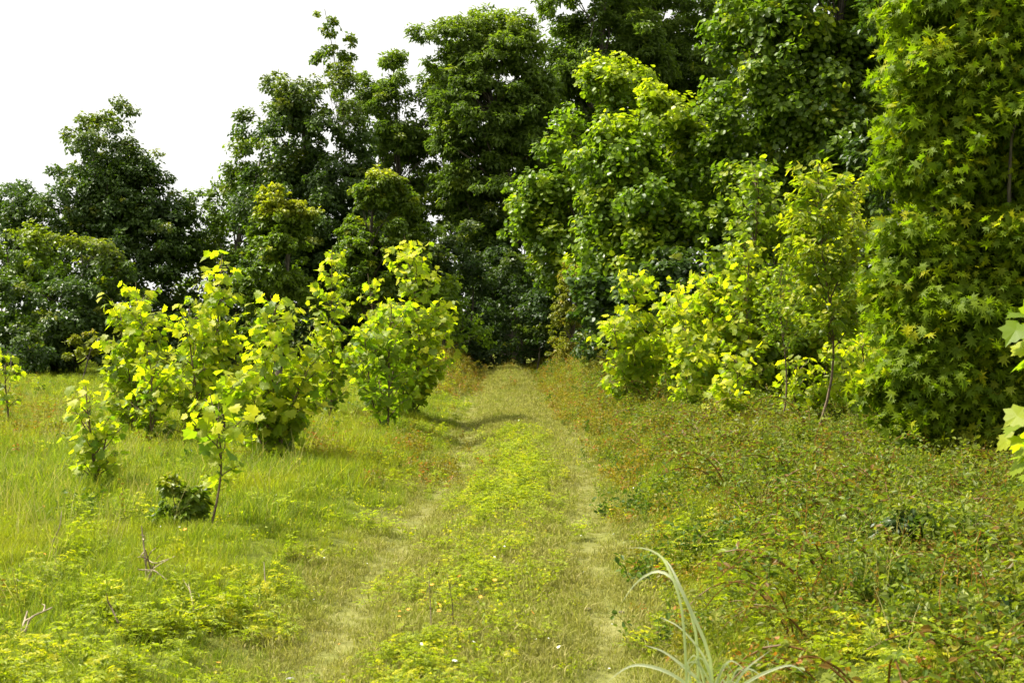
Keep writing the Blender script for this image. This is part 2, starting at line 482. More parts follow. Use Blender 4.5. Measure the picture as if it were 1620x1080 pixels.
tree("broadleaf_tree", "big dark tree below the thin bare-stemmed leader left of centre", 37,
     [(500, 190, 60, 50), (450, 240, 70, 70), (530, 250, 50, 80), (490, 320, 100, 80), (440, 330, 60, 80), (520, 400, 80, 80), (450, 430, 80, 80), (470, 175, 30, 35), (560, 330, 40, 60)],
     M_DARK, 1976, 40, 0.45, 0.105, L_DIAM, base=495, trunk_r=0.17, seed=15, voids=8, shoots=0.1, young_top=0.3, young_any=0.05)
tree("slender_tree", "thin sparse tree whose curved tip stands alone against the sky", 40,
     [(515, 28, 18, 16), (530, 50, 14, 18), (542, 75, 14, 30), (544, 95, 12, 22), (543, 115, 13, 25), (520, 98, 15, 24), (530, 130, 26, 22), (552, 55, 6, 8)],
     M_OLIVE, 300, 8, 0.15, 0.10, L_DIAM, base=545, trunk_r=0.05, limbs=30, seed=16, young_top=0.5, young_any=0.2, shoots=0.25)
tree("conical_tree", "small cone shaped tree with a bright yellow tip, the leftmost of two", 31,
     [(446, 326, 22, 28), (445, 350, 32, 32), (443, 375, 45, 45), (438, 430, 62, 50), (436, 490, 70, 60), (400, 500, 40, 40)],
     M_OLIVE, 1115, 32, 0.22, 0.092, L_DIAM, base=440, trunk_r=0.07, seed=17, young_top=3.2, young_any=0.06, group="cone shaped trees with yellow tips")
tree("conical_tree", "larger cone shaped tree with a yellow tip, behind the tallest left saplings", 33,
     [(600, 272, 24, 30), (601, 300, 34, 32), (602, 325, 45, 45), (600, 380, 68, 55), (600, 440, 80, 60), (640, 400, 40, 50), (560, 400, 35, 45)],
     M_OLIVE, 1453, 32, 0.24, 0.097, L_DIAM, base=600, trunk_r=0.08, seed=18, young_top=2.8, young_any=0.06, group="cone shaped trees with yellow tips")
# --- tall feathery trees behind
tree("feathery_tree", "wispy tall tree with sky showing through, left of the tallest centre tree", 43,
     [(622, 125, 30, 36), (628, 165, 34, 34), (632, 205, 48, 40), (600, 190, 38, 50), (660, 185, 32, 35), (625, 240, 50, 60), (690, 165, 22, 30), (600, 290, 40, 60), (655, 310, 30, 28), (690, 220, 34, 36), (640, 400, 60, 60)],
     M_FEATHER, 1092, 43, 0.43, 0.143, L_LANCE, base=640, trunk_r=0.12, limbs=60, seed=19, young_top=0.15)
tree("feathery_tree", "tall rounded tree topping the skyline at the centre", 42,
     [(745, 78, 46, 40), (795, 100, 50, 50), (725, 130, 40, 45), (780, 180, 85, 75), (750, 260, 75, 60), (820, 260, 70, 75), (800, 330, 60, 55), (825, 165, 46, 55), (735, 320, 40, 40), (700, 100, 16, 12), (780, 400, 60, 45)],
     M_FEATHER, 2210, 49, 0.49, 0.151, L_LANCE, base=812, trunk_r=0.24, limbs=70, seed=20, young_top=0.2)
tree("feathery_tree", "tall green tree reaching past the top edge right of centre", 44,
     [(912, 30, 52, 60), (960, -20, 70, 60), (905, 100, 42, 60), (960, 90, 80, 75), (930, 170, 70, 80), (900, 250, 60, 70), (900, 340, 70, 70)],
     M_FEATHER, 2080, 49, 0.50, 0.151, L_LANCE, base=920, trunk_r=0.25, limbs=50, seed=21, young_top=0.3)
tree("feathery_tree", "dense tall tree behind the cone top, cut by the top edge", 46,
     [(1060, 40, 80, 70), (1030, -40, 80, 60), (1100, 0, 60, 60), (1100, 110, 85, 90), (1040, 170, 80, 90), (1130, 210, 80, 100), (1060, 290, 90, 90)],
     M_FEATHER, 2210, 49, 0.51, 0.151, L_LANCE, base=1070, trunk_r=0.25, limbs=50, seed=22, young_top=0.2)
tree("feathery_tree", "dark tree filling the gap left of the star-leaved tree", 40,
     [(1290, 60, 120, 120), (1400, 60, 90, 120), (1330, 220, 130, 120), (1400, 300, 110, 110), (1290, 380, 130, 110), (1420, 430, 90, 100), (1480, 150, 80, 120)],
     M_DARK, 1820, 37, 0.54, 0.118, L_DIAM, base=1370, trunk_r=0.22, limbs=50, seed=23, young_top=0.0, young_any=0.0)
tree("feathery_tree", "dark tree mass behind the star-leaved tree at the right edge", 24,
     [(1480, 60, 110, 120), (1600, 100, 110, 130), (1520, 280, 130, 120), (1640, 330, 120, 130), (1480, 430, 90, 120), (1600, 560, 130, 120), (1500, 600, 80, 80)],
     M_DARK, 1700, 36, 0.45, 0.109, L_DIAM, base=1560, trunk_r=0.15, limbs=30, seed=24, young_top=0.0, young_any=0.0, voids=0)
tree("feathery_tree", "dark far tree seen through the gaps of the upper right crowns", 54,
     [(1060, 130, 110, 110), (1200, 40, 150, 150), (1100, 260, 160, 130), (1300, 240, 160, 140), (960, 300, 120, 120)],
     M_DARK, 1900, 30, 0.8, 0.168, L_DIAM, base=1130, trunk_r=0.3, limbs=20, seed=25, young_top=0.0, young_any=0.0, voids=0)
# --- undergrowth closing off the end of the track
under = [
    (740, 470, "dark leafy shrub left of the end of the track", [(735, 420, 42, 55), (745, 490, 50, 60), (715, 540, 45, 45)], 37.5, 31),
    (830, 500, "dark shrub directly behind the end of the track", [(820, 460, 50, 50), (845, 520, 50, 55), (800, 550, 40, 38)], 38.5, 32),
    (900, 480, "green shrub right behind the end of the track", [(895, 430, 45, 60), (880, 500, 45, 55), (915, 540, 40, 45)], 36.5, 33),
    (785, 555, "small low bush at the left lip of the track's end", [(770, 560, 36, 30), (800, 572, 30, 22)], 36.6, 34),
    (850, 560, "small low bush at the right lip of the track's end", [(850, 560, 34, 34), (872, 575, 26, 20)], 36.2, 35),
    (780, 400, "tall dark shrub under the tallest centre tree", [(775, 400, 50, 60), (840, 390, 50, 60), (800, 470, 70, 60)], 41, 36),
    (700, 500, "yellowish shrub beside the rightmost left saplings", [(705, 500, 30, 50), (700, 545, 34, 35)], 33, 37),
    (20, 560, "low shrub under the left edge trees", [(20, 560, 40, 28), (60, 575, 30, 18)], 31, 38),
    (660, 470, "dark shrub behind the saplings left of the track", [(650, 470, 60, 70), (590, 500, 60, 70), (640, 540, 70, 50)], 36, 39),
    (330, 520, "dark shrub row end under the big dark tree", [(330, 520, 80, 50), (250, 530, 70, 45), (420, 530, 80, 55)], 37, 40),
    (540, 520, "dark shrub below the yellow tipped cone tree", [(520, 510, 70, 60), (480, 540, 60, 45)], 36, 41),
    (800, 520, "dense dark thicket closing the view beyond the track's end", [(720, 500, 80, 70), (800, 510, 90, 80), (880, 500, 90, 70), (960, 520, 80, 60), (760, 570, 80, 40), (860, 570, 80, 40), (930, 575, 70, 34)], 44, 44),
    (960, 545, "green bush at the foot of the hanging vine", [(945, 560, 32, 26), (985, 535, 45, 50)], 29, 42),
]
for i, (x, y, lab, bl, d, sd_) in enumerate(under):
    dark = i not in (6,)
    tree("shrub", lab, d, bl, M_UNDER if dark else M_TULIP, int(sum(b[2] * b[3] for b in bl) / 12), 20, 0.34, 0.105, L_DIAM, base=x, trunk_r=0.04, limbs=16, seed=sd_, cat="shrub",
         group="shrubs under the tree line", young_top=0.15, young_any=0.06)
tree("shrub", "reddish yellow shrub on the far left field edge", 30, [(125, 560, 26, 22), (150, 550, 22, 26), (105, 572, 16, 12)], M_VINE, 90, 40, 0.16, 0.08, L_DIAM, base=128, trunk_r=0.02, limbs=10, seed=43, cat="shrub",
     group="shrubs under the tree line")
# --- glossy-leaved trees on the right
tree("glossy_tree", "pointed glossy tree whose cone top rises in front of the tall trees", 33,
     [(967, 130, 32, 36), (965, 175, 55, 45), (935, 215, 50, 40), (975, 240, 60, 60), (890, 290, 50, 50), (880, 340, 52, 50), (930, 340, 70, 60), (900, 400, 60, 50)],
     M_TULIP, 1216, 37, 0.42, 0.098, L_BROAD, base=940, trunk_r=0.12, seed=51, young_top=0.6, young_any=0.20, voids=60, flat=0.85, shoots=0.22, crad=0.58)
tree("glossy_tree", "bright yellow green tree bulging over the right verge", 28,
     [(1035, 200, 50, 38), (990, 250, 50, 50), (1070, 250, 65, 50), (1030, 320, 85, 65), (1100, 330, 60, 60), (985, 380, 60, 55), (1050, 410, 85, 60), (960, 420, 45, 40), (1110, 420, 50, 50), (1020, 470, 70, 40)],
     M_TULIP, 1497, 36, 0.42, 0.098, L_BROAD, base=1040, trunk_r=0.12, seed=52, young_top=0.8, young_any=0.28, voids=60, flat=0.85, shoots=0.22, crad=0.58)
tree("glossy_tree", "largest mid green tree of the right side, cut by the top edge", 27,
     [(1250, 20, 80, 70), (1320, 30, 90, 80), (1200, 90, 65, 60), (1270, 130, 110, 90), (1170, 170, 60, 55), (1350, 140, 70, 90), (1200, 240, 85, 80), (1300, 240, 100, 80), (1370, 40, 60, 70), (1140, 200, 40, 45), (1180, 320, 70, 60), (1270, 340, 90, 60), (1240, -50, 60, 50), (1330, -60, 90, 60)],
     M_MID, 2470, 37, 0.43, 0.095, L_BROAD, base=1265, trunk_r=0.17, seed=53, young_top=0.15, young_any=0.14, voids=90, flat=0.85, shoots=0.2, crad=0.58)
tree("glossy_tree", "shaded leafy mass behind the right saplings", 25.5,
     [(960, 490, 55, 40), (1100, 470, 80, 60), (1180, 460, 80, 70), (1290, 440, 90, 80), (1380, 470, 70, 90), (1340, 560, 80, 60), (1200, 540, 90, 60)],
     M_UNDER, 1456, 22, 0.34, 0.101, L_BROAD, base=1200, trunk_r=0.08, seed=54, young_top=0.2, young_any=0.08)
tree("vine_draped_snag", "yellow brown vine hanging in a column right of the track's end", 31,
     [(915, 450, 20, 30), (905, 490, 22, 36), (897, 530, 22, 36), (892, 565, 24, 26), (935, 470, 18, 40)],
     M_VINE, 546, 25, 0.16, 0.055, L_DIAM, base=905, trunk_r=0.05, limbs=14, seed=56, cat="vine", young_top=0.4, young_any=0.2, droop=1.0)
# --- the star-leaved tree at the right
star_blobs = [(1530, 40, 105, 90), (1500, 140, 95, 90), (1620, 120, 110, 120), (1505, 250, 95, 90), (1610, 280, 110, 120), (1490, 350, 90, 80), (1480, 450, 90, 80), (1590, 430, 110, 110),
              (1480, 540, 85, 70), (1570, 560, 110, 90), (1510, 630, 85, 60), (1600, 670, 90, 80), (1540, 700, 70, 50), (1480, 690, 45, 35), (1560, -60, 110, 90), (1640, 560, 80, 120),
              (1450, 600, 60, 55), (1440, 660, 60, 50), (1480, 730, 50, 36), (1440, 510, 55, 60), (1450, 420, 50, 60), (1445, 720, 40, 30), (1600, 740, 70, 45), (1460, 300, 50, 60), (1475, 200, 50, 60), (1490, 80, 50, 70), (1480, 0, 50, 60)]
star_blobs = [(b[0] + 22, *b[1:]) for b in star_blobs]
tree("star_leaved_tree", "tall tree with star shaped leaves and a yellow left edge filling the right side", 12.9, star_blobs,
     M_STARS, 9139, 10, 0.20, 0.088, L_STAR, base=1590, trunk_r=0.12, limbs=70, seed=61, young_top=0.5, young_any=0.15, voids=8, crad=0.85, jit=0.75, up=0.6, droop=0.7, depth=0.95)


# ------------------------------------------------------------------ big-leaved saplings
GL = "big leaved saplings left of the track"
GR = "big leaved saplings right of the track"


def sapling(label, px, base_y, top_y, half_w, n_branch, lsize, seed, stems=1, low=0.25, name="sycamore_sapling", mat=None, shape=L_SYC, group=None, cat="sapling", lean=0, d=None, spacing=0.10, young=1.15, stem_r=0.016, leafmul=1.0, z_off=0.0):
    rng = np.random.default_rng(seed)
    d = d or 3600.0 / (base_y - HOR)
    k = d / FPX
    x0 = (px - 810) * k
    org = np.array([x0, d, tz(x0, d)])
    H = (base_y - top_y) * k
    R = half_w * k * (0.88 if group == GL else 1.0)
    root = thing(name, tuple(org), label, cat, group)
    wood, pos, N, U, sz, tint, yo, pet = [], [], [], [], [], [], [], []

    def leaf(p, outv, s, yv, upm=0.7):
        q = p + nrm(outv) * s * rng.uniform(0.2, 0.75) + np.array([0, 0, rng.uniform(-0.02, 0.04)])
        pos.append(q)
        N.append(nrm(np.array([0, 0, upm]) + 0.55 * outv + 0.5 * rng.normal(size=3)))
        U.append(nrm(outv + 0.45 * rng.normal(size=3) - np.array([0, 0, 0.35])))
        sz.append(s * 0.57); tint.append(rng.random()); yo.append(np.clip(yv, 0, 1))
        V, F, _ = tube(np.stack([p, (p + q) / 2 + [0, 0, 0.01], q]), [0.002, 0.0016, 0.0012], 3)
        A = np.zeros((len(V), 4)); A[:, 0] = 0.8; A[:, 1] = 0.2; A[:, 3] = 1
        pet.append((V, F, A))

    for s in range(stems):
        a = rng.uniform(0, 6.28)
        sp_ = 0.0 if stems == 1 else R * rng.uniform(0.45, 0.85)
        b0 = org + np.array([math.cos(a) * 0.06, math.sin(a) * 0.06, -0.05]) * (stems > 1)
        hh = H * (1 if s == 0 else rng.uniform(0.5, 0.92))
        t0 = org + np.array([math.cos(a) * sp_ * (s > 0) + lean * k, math.sin(a) * sp_ * (s > 0), hh * 0.96])
        st = curve(b0, t0, 14, 0.035, rng)
        r0 = stem_r * (1 if s == 0 else 0.7)
        wood.append(tube(st, np.linspace(r0, 0.004, 14), 6))
        nb = n_branch if s == 0 else int(n_branch * 0.6)
        for b in range(nb):
            f = low + (0.93 - low) * (b + rng.uniform(0, 0.9)) / nb
            i = min(int(f * 13), 12)
            p0 = st[i] + (st[i + 1] - st[i]) * (f * 13 - i)
            az = b * 2.4 + rng.uniform(-0.5, 0.5) + s
            fn = (f - low) / (1 - low)
            prof = (1 - 0.72 * fn) * (0.6 + 0.4 * min(1, fn * 4))
            Lb = R * prof * rng.uniform(0.65, 1.15) * (1 if stems == 1 else 0.85)
            elev = rng.uniform(0.4, 1.05)
            dirv = np.array([math.cos(az) * math.cos(elev), math.sin(az) * math.cos(elev), math.sin(elev)])
            p1 = p0 + dirv * Lb / max(math.cos(elev), 0.6)
            p1[2] = min(p1[2], t0[2] * 1.0)
            br = curve(p0, p1, 8, 0.05, rng, sag=0.15)
            wood.append(tube(br, np.linspace(r0 * 0.45, 0.003, 8), 4))
            Lr = np.linalg.norm(p1 - p0)
            nl = max(4, int(2.3 * Lr / spacing * leafmul))
            for j in range(nl):
                u = 0.12 + 0.88 * (j + rng.random() * 0.5) / nl
                u = min(u, 1)
                ii_ = min(int(u * 7), 6)
                q = br[ii_] + (br[ii_ + 1] - br[ii_]) * (u * 7 - ii_)
                side = np.cross(dirv, [0, 0, 1]) * (1 if j % 2 else -1)
                outv = nrm(dirv * 0.6 + side * rng.uniform(0.4, 1.0) + 0.2 * rng.normal(size=3)) * np.array([1, 1, 0.5])
                tipf = u ** 1.5
                yv = young * (0.15 + 0.75 * tipf * (0.35 + 0.65 * f)) * rng.uniform(0.1, 1.4)
                leaf(q, outv, lsize * rng.uniform(0.55, 1.15) * (1 - 0.25 * tipf), yv)
        for j in range(int(hh / 0.035)):
            f = rng.uniform(low * 0.8, 1.0)
            i = min(int(f * 13), 12)
            a2 = rng.uniform(0, 6.28)
            leaf(st[i], np.array([math.cos(a2) * 0.7, math.sin(a2) * 0.7, 0.35]), lsize * rng.uniform(0.5, 0.95), young * rng.uniform(0.1, 1.3) * f, 0.5)
    V, F, A = leaves(shape, np.array(pos), np.array(N), np.array(U), np.array(sz), np.array(tint), np.array(yo), rng.uniform(0.85, 1.15, len(pos)))
    V, F, A = join([(V, F, A)] + pet)
    mesh_np("foliage", V - org, F, mat or M_SYC, root, A)
    V, F, _ = join(wood)
    mesh_np("stem", V - org, F, TWIG, root, smooth=True)
    return root


GL = "big leaved saplings left of the track"
GR = "big leaved saplings right of the track"
sapling("smallest yellow leaved sapling standing alone at the front left", 135, 800, 616, 72, 15, 0.155, 101, stems=2, low=0.14, group=GL, spacing=0.07)
sapling("thin bare-stemmed sapling behind the small dark bush", 331, 862, 636, 68, 10, 0.17, 102, low=0.40, group=GL, spacing=0.07, stem_r=0.010)
sapling("many stemmed sapling, widest of the left group, in its front", 428, 752, 470, 95, 26, 0.19, 103, stems=5, low=0.16, group=GL, spacing=0.075)
sapling("tallest pointed sapling of the leftmost cluster", 352, 712, 402, 88, 28, 0.20, 104, stems=3, low=0.12, group=GL, spacing=0.08)
sapling("broad sapling at the left end of the left cluster", 215, 700, 450, 95, 28, 0.20, 105, stems=4, low=0.06, group=GL, spacing=0.08)
sapling("short twin-stemmed sapling between the broad one and the front pole", 232, 722, 560, 60, 16, 0.17, 106, stems=3, low=0.12, group=GL, spacing=0.08)
sapling("bushy sapling filling the gap behind the many stemmed one", 300, 720, 490, 75, 22, 0.19, 116, stems=3, low=0.08, group=GL, spacing=0.08)
sapling("narrow upright sapling with a clean stem, middle of the left group", 526, 676, 392, 75, 28, 0.20, 107, stems=2, low=0.12, group=GL, spacing=0.075)
sapling("tallest sapling of the left group, nearest the track", 640, 668, 372, 95, 32, 0.21, 108, stems=4, low=0.05, group=GL, spacing=0.08)
sapling("lower dark-bottomed sapling beside the track", 620, 694, 485, 100, 24, 0.19, 109, stems=2, low=0.10, group=GL, spacing=0.07, young=0.5)
sapling("mid sized sapling between the two tallest left ones", 582, 672, 436, 66, 20, 0.19, 110, stems=2, low=0.06, group=GL, spacing=0.08)
sapling("low sapling cut by the left edge", 12, 690, 560, 45, 10, 0.17, 111, low=0.2, group=GL, spacing=0.08)
sapling("upright sapling nearest the track on the right side", 1003, 662, 432, 78, 30, 0.22, 121, stems=3, low=0.06, group=GR, spacing=0.075)
sapling("low yellow sapling in front of the right cluster", 1085, 680, 520, 55, 18, 0.20, 122, stems=2, low=0.08, group=GR, spacing=0.08)
sapling("round topped sapling in the middle of the right cluster", 1120, 668, 425, 92, 30, 0.21, 123, stems=3, low=0.08, group=GR, spacing=0.08)
sapling("pale tipped sapling left of the red-brown slender stem", 1190, 672, 388, 92, 32, 0.20, 124, stems=3, low=0.08, group=GR, spacing=0.08)
sapling("bushy sapling low behind the slender stems", 1165, 700, 560, 60, 18, 0.17, 125, stems=3, low=0.06, group=GR, spacing=0.075)
sapling("sapling filling in behind the ash-like one", 1320, 672, 375, 100, 36, 0.19, 126, stems=3, low=0.1, group=GR, spacing=0.08)
sapling("short bright sapling beside the foot of the star-leaved tree", 1365, 705, 540, 75, 20, 0.18, 127, stems=2, low=0.1, group=GR, spacing=0.075)
sapling("sapling against the left flank of the star-leaved tree", 1405, 690, 425, 75, 26, 0.17, 128, stems=2, low=0.1, group=GR, spacing=0.08)
sapling("round leaved young tree in front of the largest right tree", 1188, 668, 252, 100, 46, 0.20, 155, name="young_tree", mat=M_TULIP, shape=L_BROAD, stems=3, low=0.2, spacing=0.06, young=0.6, stem_r=0.03, cat="tree")
# slender ash-like saplings
GA = "slender stemmed saplings with narrow leaves"
sapling("tall slender sapling with yellow new leaves and a long bare stem", 1290, 722, 268, 108, 46, 0.20, 131, low=0.34, name="ash_sapling", mat=M_ASH, shape=L_OVAL, group=GA, spacing=0.022, young=0.8, stem_r=0.017, lean=4)
sapling("shorter slender sapling left of the tall one", 1236, 705, 430, 75, 24, 0.14, 132, low=0.40, name="ash_sapling", mat=M_ASH, shape=L_OVAL, group=GA, spacing=0.028, young=0.4, stem_r=0.012)
sapling("yellow tipped slender sapling right of the tall one", 1350, 690, 305, 72, 26, 0.15, 133, low=0.30, name="ash_sapling", mat=M_ASH, shape=L_OVAL, group=GA, spacing=0.03, young=0.9, stem_r=0.012)
sapling("leafy sapling filling the bank behind the round topped one", 1075, 655, 455, 85, 26, 0.20, 161, stems=3, low=0.08, group=GR, spacing=0.075)
sapling("leafy sapling at the back of the bank below the round leaved tree", 1150, 655, 430, 90, 28, 0.20, 162, stems=3, low=0.08, group=GR, spacing=0.075)
sapling("wide sapling behind the shorter slender stem", 1250, 668, 440, 95, 30, 0.20, 163, stems=4, low=0.06, group=GR, spacing=0.07)
sapling("low spreading sapling between the two slender stems", 1262, 700, 590, 60, 16, 0.17, 164, stems=3, low=0.05, group=GR, spacing=0.07)
# near saplings at the right frame edge
sapling("near sapling whose big lobed leaves enter at the right edge", 1672, 1060, 440, 120, 24, 0.21, 141, d=5.6, low=0.4, spacing=0.08, young=0.6, group=GR)
# small dark bush in the left meadow
tree("small_bush", "small dark green bush in the grass beside the thin sapling", 9.7,
     [(288, 832, 28, 30), (276, 850, 28, 28), (304, 855, 28, 26), (270, 808, 14, 22), (300, 812, 12, 16)], M_OLIVE, 260, 14, 0.07, 0.05, L_OVAL, base=290, trunk_r=0.008, limbs=20, seed=71, cat="bush", young_top=0.5, young_any=0.1)
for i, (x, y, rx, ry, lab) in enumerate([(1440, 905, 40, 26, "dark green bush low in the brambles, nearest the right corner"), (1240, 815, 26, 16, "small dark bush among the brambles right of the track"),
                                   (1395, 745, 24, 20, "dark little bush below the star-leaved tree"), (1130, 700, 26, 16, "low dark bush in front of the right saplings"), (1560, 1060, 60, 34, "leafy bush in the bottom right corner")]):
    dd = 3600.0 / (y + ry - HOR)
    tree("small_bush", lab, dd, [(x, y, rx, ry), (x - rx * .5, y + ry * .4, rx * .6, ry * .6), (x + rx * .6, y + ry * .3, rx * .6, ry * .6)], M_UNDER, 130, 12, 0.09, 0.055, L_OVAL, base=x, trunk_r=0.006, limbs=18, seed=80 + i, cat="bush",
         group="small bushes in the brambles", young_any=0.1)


# ------------------------------------------------------------------ ground plants (scattered)
def blade_tuft(n, h0, h1, spread, width, rng, lean=0.5, dry=0.1):
    a = rng.uniform(0, 6.28, n); r = spread * np.sqrt(rng.random(n))
    b = np.stack([np.cos(a) * r, np.sin(a) * r, -0.01 * np.ones(n)], -1)
    h = rng.uniform(h0, h1, n)
    la = rng.uniform(0, 6.28, n); lm = rng.random(n) * lean
    ld = np.stack([np.cos(la), np.sin(la), np.zeros(n)], -1)
    fa = la + math.pi / 2 + rng.normal(size=n) * 0.5
    wv = np.stack([np.cos(fa), np.sin(fa), np.zeros(n)], -1) * (width * rng.uniform(0.6, 1.3, n))[:, None]
    t = [0, 0.4, 0.75, 1.0]; ws = [0.8, 1.0, 0.6, 0.0]
    V = []
    for k in range(4):
        c = b + ld * (lm * h * t[k] ** 2)[:, None] + np.array([0, 0, 1.0]) * (h * (t[k] - 0.35 * lm * t[k] ** 2))[:, None]
        if k < 3: V += [c - wv * ws[k], c + wv * ws[k]]
        else: V.append(c)
    V = np.stack(V, 1)
    f4 = np.array([[0, 1, 3, 2], [2, 3, 5, 4]]); f3 = np.array([[4, 5, 6]])
    off = (np.arange(n) * 7)[:, None, None]
    A = np.zeros((n, 7, 4)); A[:, :, 0] = rng.random(n)[:, None]; A[:, :, 1] = ((rng.random(n) < dry) * rng.uniform(0.4, 1, n))[:, None]; A[:, :, 3] = 1
    return V.reshape(-1, 3), [(f4[None] + off).reshape(-1, 4), (f3[None] + off).reshape(-1, 3)], A.reshape(-1, 4)


def leafy_tuft(stems, h0, h1, spread, lsize, per, shape, rng, young=0.2, horiz=0.6, frond=False, lean=0.5):
    pos, N, U, sz, ti, yo, wood = [], [], [], [], [], [], []
    for s in range(stems):
        a = rng.uniform(0, 6.28); r = spread * math.sqrt(rng.random())
        b = np.array([math.cos(a) * r, math.sin(a) * r, -0.01])
        h = rng.uniform(h0, h1)
        la = rng.uniform(0, 6.28)
        e = b + np.array([math.cos(la) * h * lean * rng.random(), math.sin(la) * h * lean * rng.random(), h])
        st = curve(b, e, 5, 0.06, rng)
        V, F, _ = tube(st, np.linspace(0.0022, 0.001, 5), 3)
        A = np.zeros((len(V), 4)); A[:, 0] = 0.3; A[:, 3] = 1
        wood.append((V, F, A))
        ys_ = rng.random() < young
        for j in range(per):
            f = 0.2 + 0.8 * (j + rng.random()) / per
            i = min(int(f * 4), 3)
            p = st[i] + (st[i + 1] - st[i]) * (f * 4 - i)
            az = j * 2.4 + rng.uniform(-.4, .4)
            o = np.array([math.cos(az), math.sin(az), rng.uniform(-0.1, 0.5)])
            if frond:
                Lf = lsize * rng.uniform(2.0, 3.6) * (1.15 - 0.6 * f)
                m_ = 5
                for q in range(m_):
                    uu = (q + 1) / m_
                    pp = p + o * Lf * uu - np.array([0, 0, 0.3 * Lf * uu ** 2])
                    for sgn in (-1, 1):
                        sd2 = np.array([-o[1], o[0], 0]) * sgn
                        pos.append(pp); U.append(nrm(o * 0.7 + sd2)); N.append(nrm(np.array([0, 0, 1.0]) + 0.25 * rng.normal(size=3)))
                        sz.append(lsize * (1 - 0.4 * uu)); ti.append(rng.random()); yo.append(np.clip((0.6 if ys_ else 0.0) * rng.uniform(0.4, 1.3), 0, 1))
            else:
                pos.append(p + o * 0.01); U.append(o); N.append(nrm(np.array([0, 0, horiz]) + 0.4 * o + 0.45 * rng.normal(size=3)))
                sz.append(lsize * rng.uniform(0.6, 1.25)); ti.append(rng.random()); yo.append(np.clip((1 if ys_ else 0.05) * rng.uniform(0.4, 1.2) * (0.5 + 0.5 * f), 0, 1))
    lv = leaves(shape, np.array(pos), np.array(N), np.array(U), np.array(sz), np.array(ti), np.array(yo), rng.uniform(0.8, 1.2, len(pos)))
    return join([lv] + wood)


def scatter(name, label, cat, variants, mat, pts, scale, tilt=0.15, rng=RNG):
    """one stuff object: points carrying instances of the tuft meshes"""
    col = bpy.data.collections.new(name + "_tufts")
    for V, F, A in variants:
        o = mesh_np(name + "_tuft", V, F, mat, attr=A, link=False)
        col.objects.link(o)
    n_ = len(pts)
    me = bpy.data.meshes.new(name)
    me.vertices.add(n_)
    me.vertices.foreach_set("co", pts.astype(np.float32).ravel())
    def at_(nm, typ, arr, key):
        q = me.attributes.new(nm, typ, 'POINT'); q.data.foreach_set(key, np.ascontiguousarray(arr).ravel())
    rot = np.stack([rng.normal(size=n_) * tilt, rng.normal(size=n_) * tilt, rng.uniform(0, 6.28, n_)], -1).astype(np.float32)
    at_("rot", 'FLOAT_VECTOR', rot, "vector")
    at_("scl", 'FLOAT', scale.astype(np.float32), "value")
    at_("pick", 'INT', rng.integers(0, len(variants), n_).astype(np.int32), "value")
    o = bpy.data.objects.new(name, me)
    C.objects.link(o)
    tag(o, label, cat, kind="stuff")
    ng = bpy.data.node_groups.new(name, 'GeometryNodeTree')
    ng.interface.new_socket("Geometry", in_out='INPUT', socket_type='NodeSocketGeometry')
    ng.interface.new_socket("Geometry", in_out='OUTPUT', socket_type='NodeSocketGeometry')
    N_, L_ = ng.nodes, ng.links
    gi = N_.new("NodeGroupInput"); go = N_.new("NodeGroupOutput")
    iop = N_.new("GeometryNodeInstanceOnPoints"); ci = N_.new("GeometryNodeCollectionInfo")
    ci.inputs[0].default_value = col
    ci.inputs["Separate Children"].default_value = True
    ci.inputs["Reset Children"].default_value = True
    iop.inputs["Pick Instance"].default_value = True
    def na(nm, t):
        q = N_.new("GeometryNodeInputNamedAttribute"); q.data_type = t; q.inputs[0].default_value = nm
        return q.outputs["Attribute"]
    L_.new(gi.outputs[0], iop.inputs["Points"]); L_.new(ci.outputs[0], iop.inputs["Instance"])
    L_.new(na("rot", 'FLOAT_VECTOR'), iop.inputs["Rotation"]); L_.new(na("scl", 'FLOAT'), iop.inputs["Scale"]); L_.new(na("pick", 'INT'), iop.inputs["Instance Index"])
    L_.new(iop.outputs[0], go.inputs[0])
    md = o.modifiers.new("tufts", 'NODES'); md.node_group = ng
    return o


def field(dens, wfun, rng, y0=4.6, y1=41, margin=2.0):
    """random ground points: dens(y) per m2 thinned by wfun(x, y, dx) in 0..1"""
    out = []
    step = 1.0
    y = y0
    while y < y1:
        hw = 0.37 * (y + step) + margin
        n_ = rng.poisson(dens(y) * 2 * hw * step)
        xx = rng.uniform(-hw, hw, n_); yy = rng.uniform(y, y + step, n_)
        k = rng.random(n_) < np.clip(wfun(xx, yy, xx - path_x(yy)), 0, 1)
        out.append(np.stack([xx[k], yy[k]], -1))
        y += step
    p_ = np.concatenate(out)
    return np.column_stack([p_, terrain(p_[:, 0], p_[:, 1])])


def pxy(x, y):      # where the photograph shows a ground point
    return 810 + x / y * FPX, HOR + 3600 / y


R1 = np.random.default_rng(21)
grassv = [blade_tuft(60, 0.05, 0.24, 0.10, 0.0022, R1, 0.8, 0.08) for _ in range(5)]
turfv = [blade_tuft(90, 0.015, 0.06, 0.14, 0.0024, R1, 1.2, 0.2) for _ in range(5)]
weedv = [leafy_tuft(5, 0.08, 0.20, 0.09, 0.030, 6, L_LANCE, R1, 0.25, frond=True) for _ in range(5)]
lowv = [leafy_tuft(7, 0.03, 0.09, 0.10, 0.022, 7, L_OVAL, R1, 0.25) for _ in range(4)]
bramv = [leafy_tuft(9, 0.06, 0.26, 0.16, 0.034, 13, L_OVAL, R1, 0.12, lean=1.1) for _ in range(6)]
redv = [leafy_tuft(8, 0.06, 0.20, 0.12, 0.026, 12, L_OVAL, R1, 0.34) for _ in range(5)]


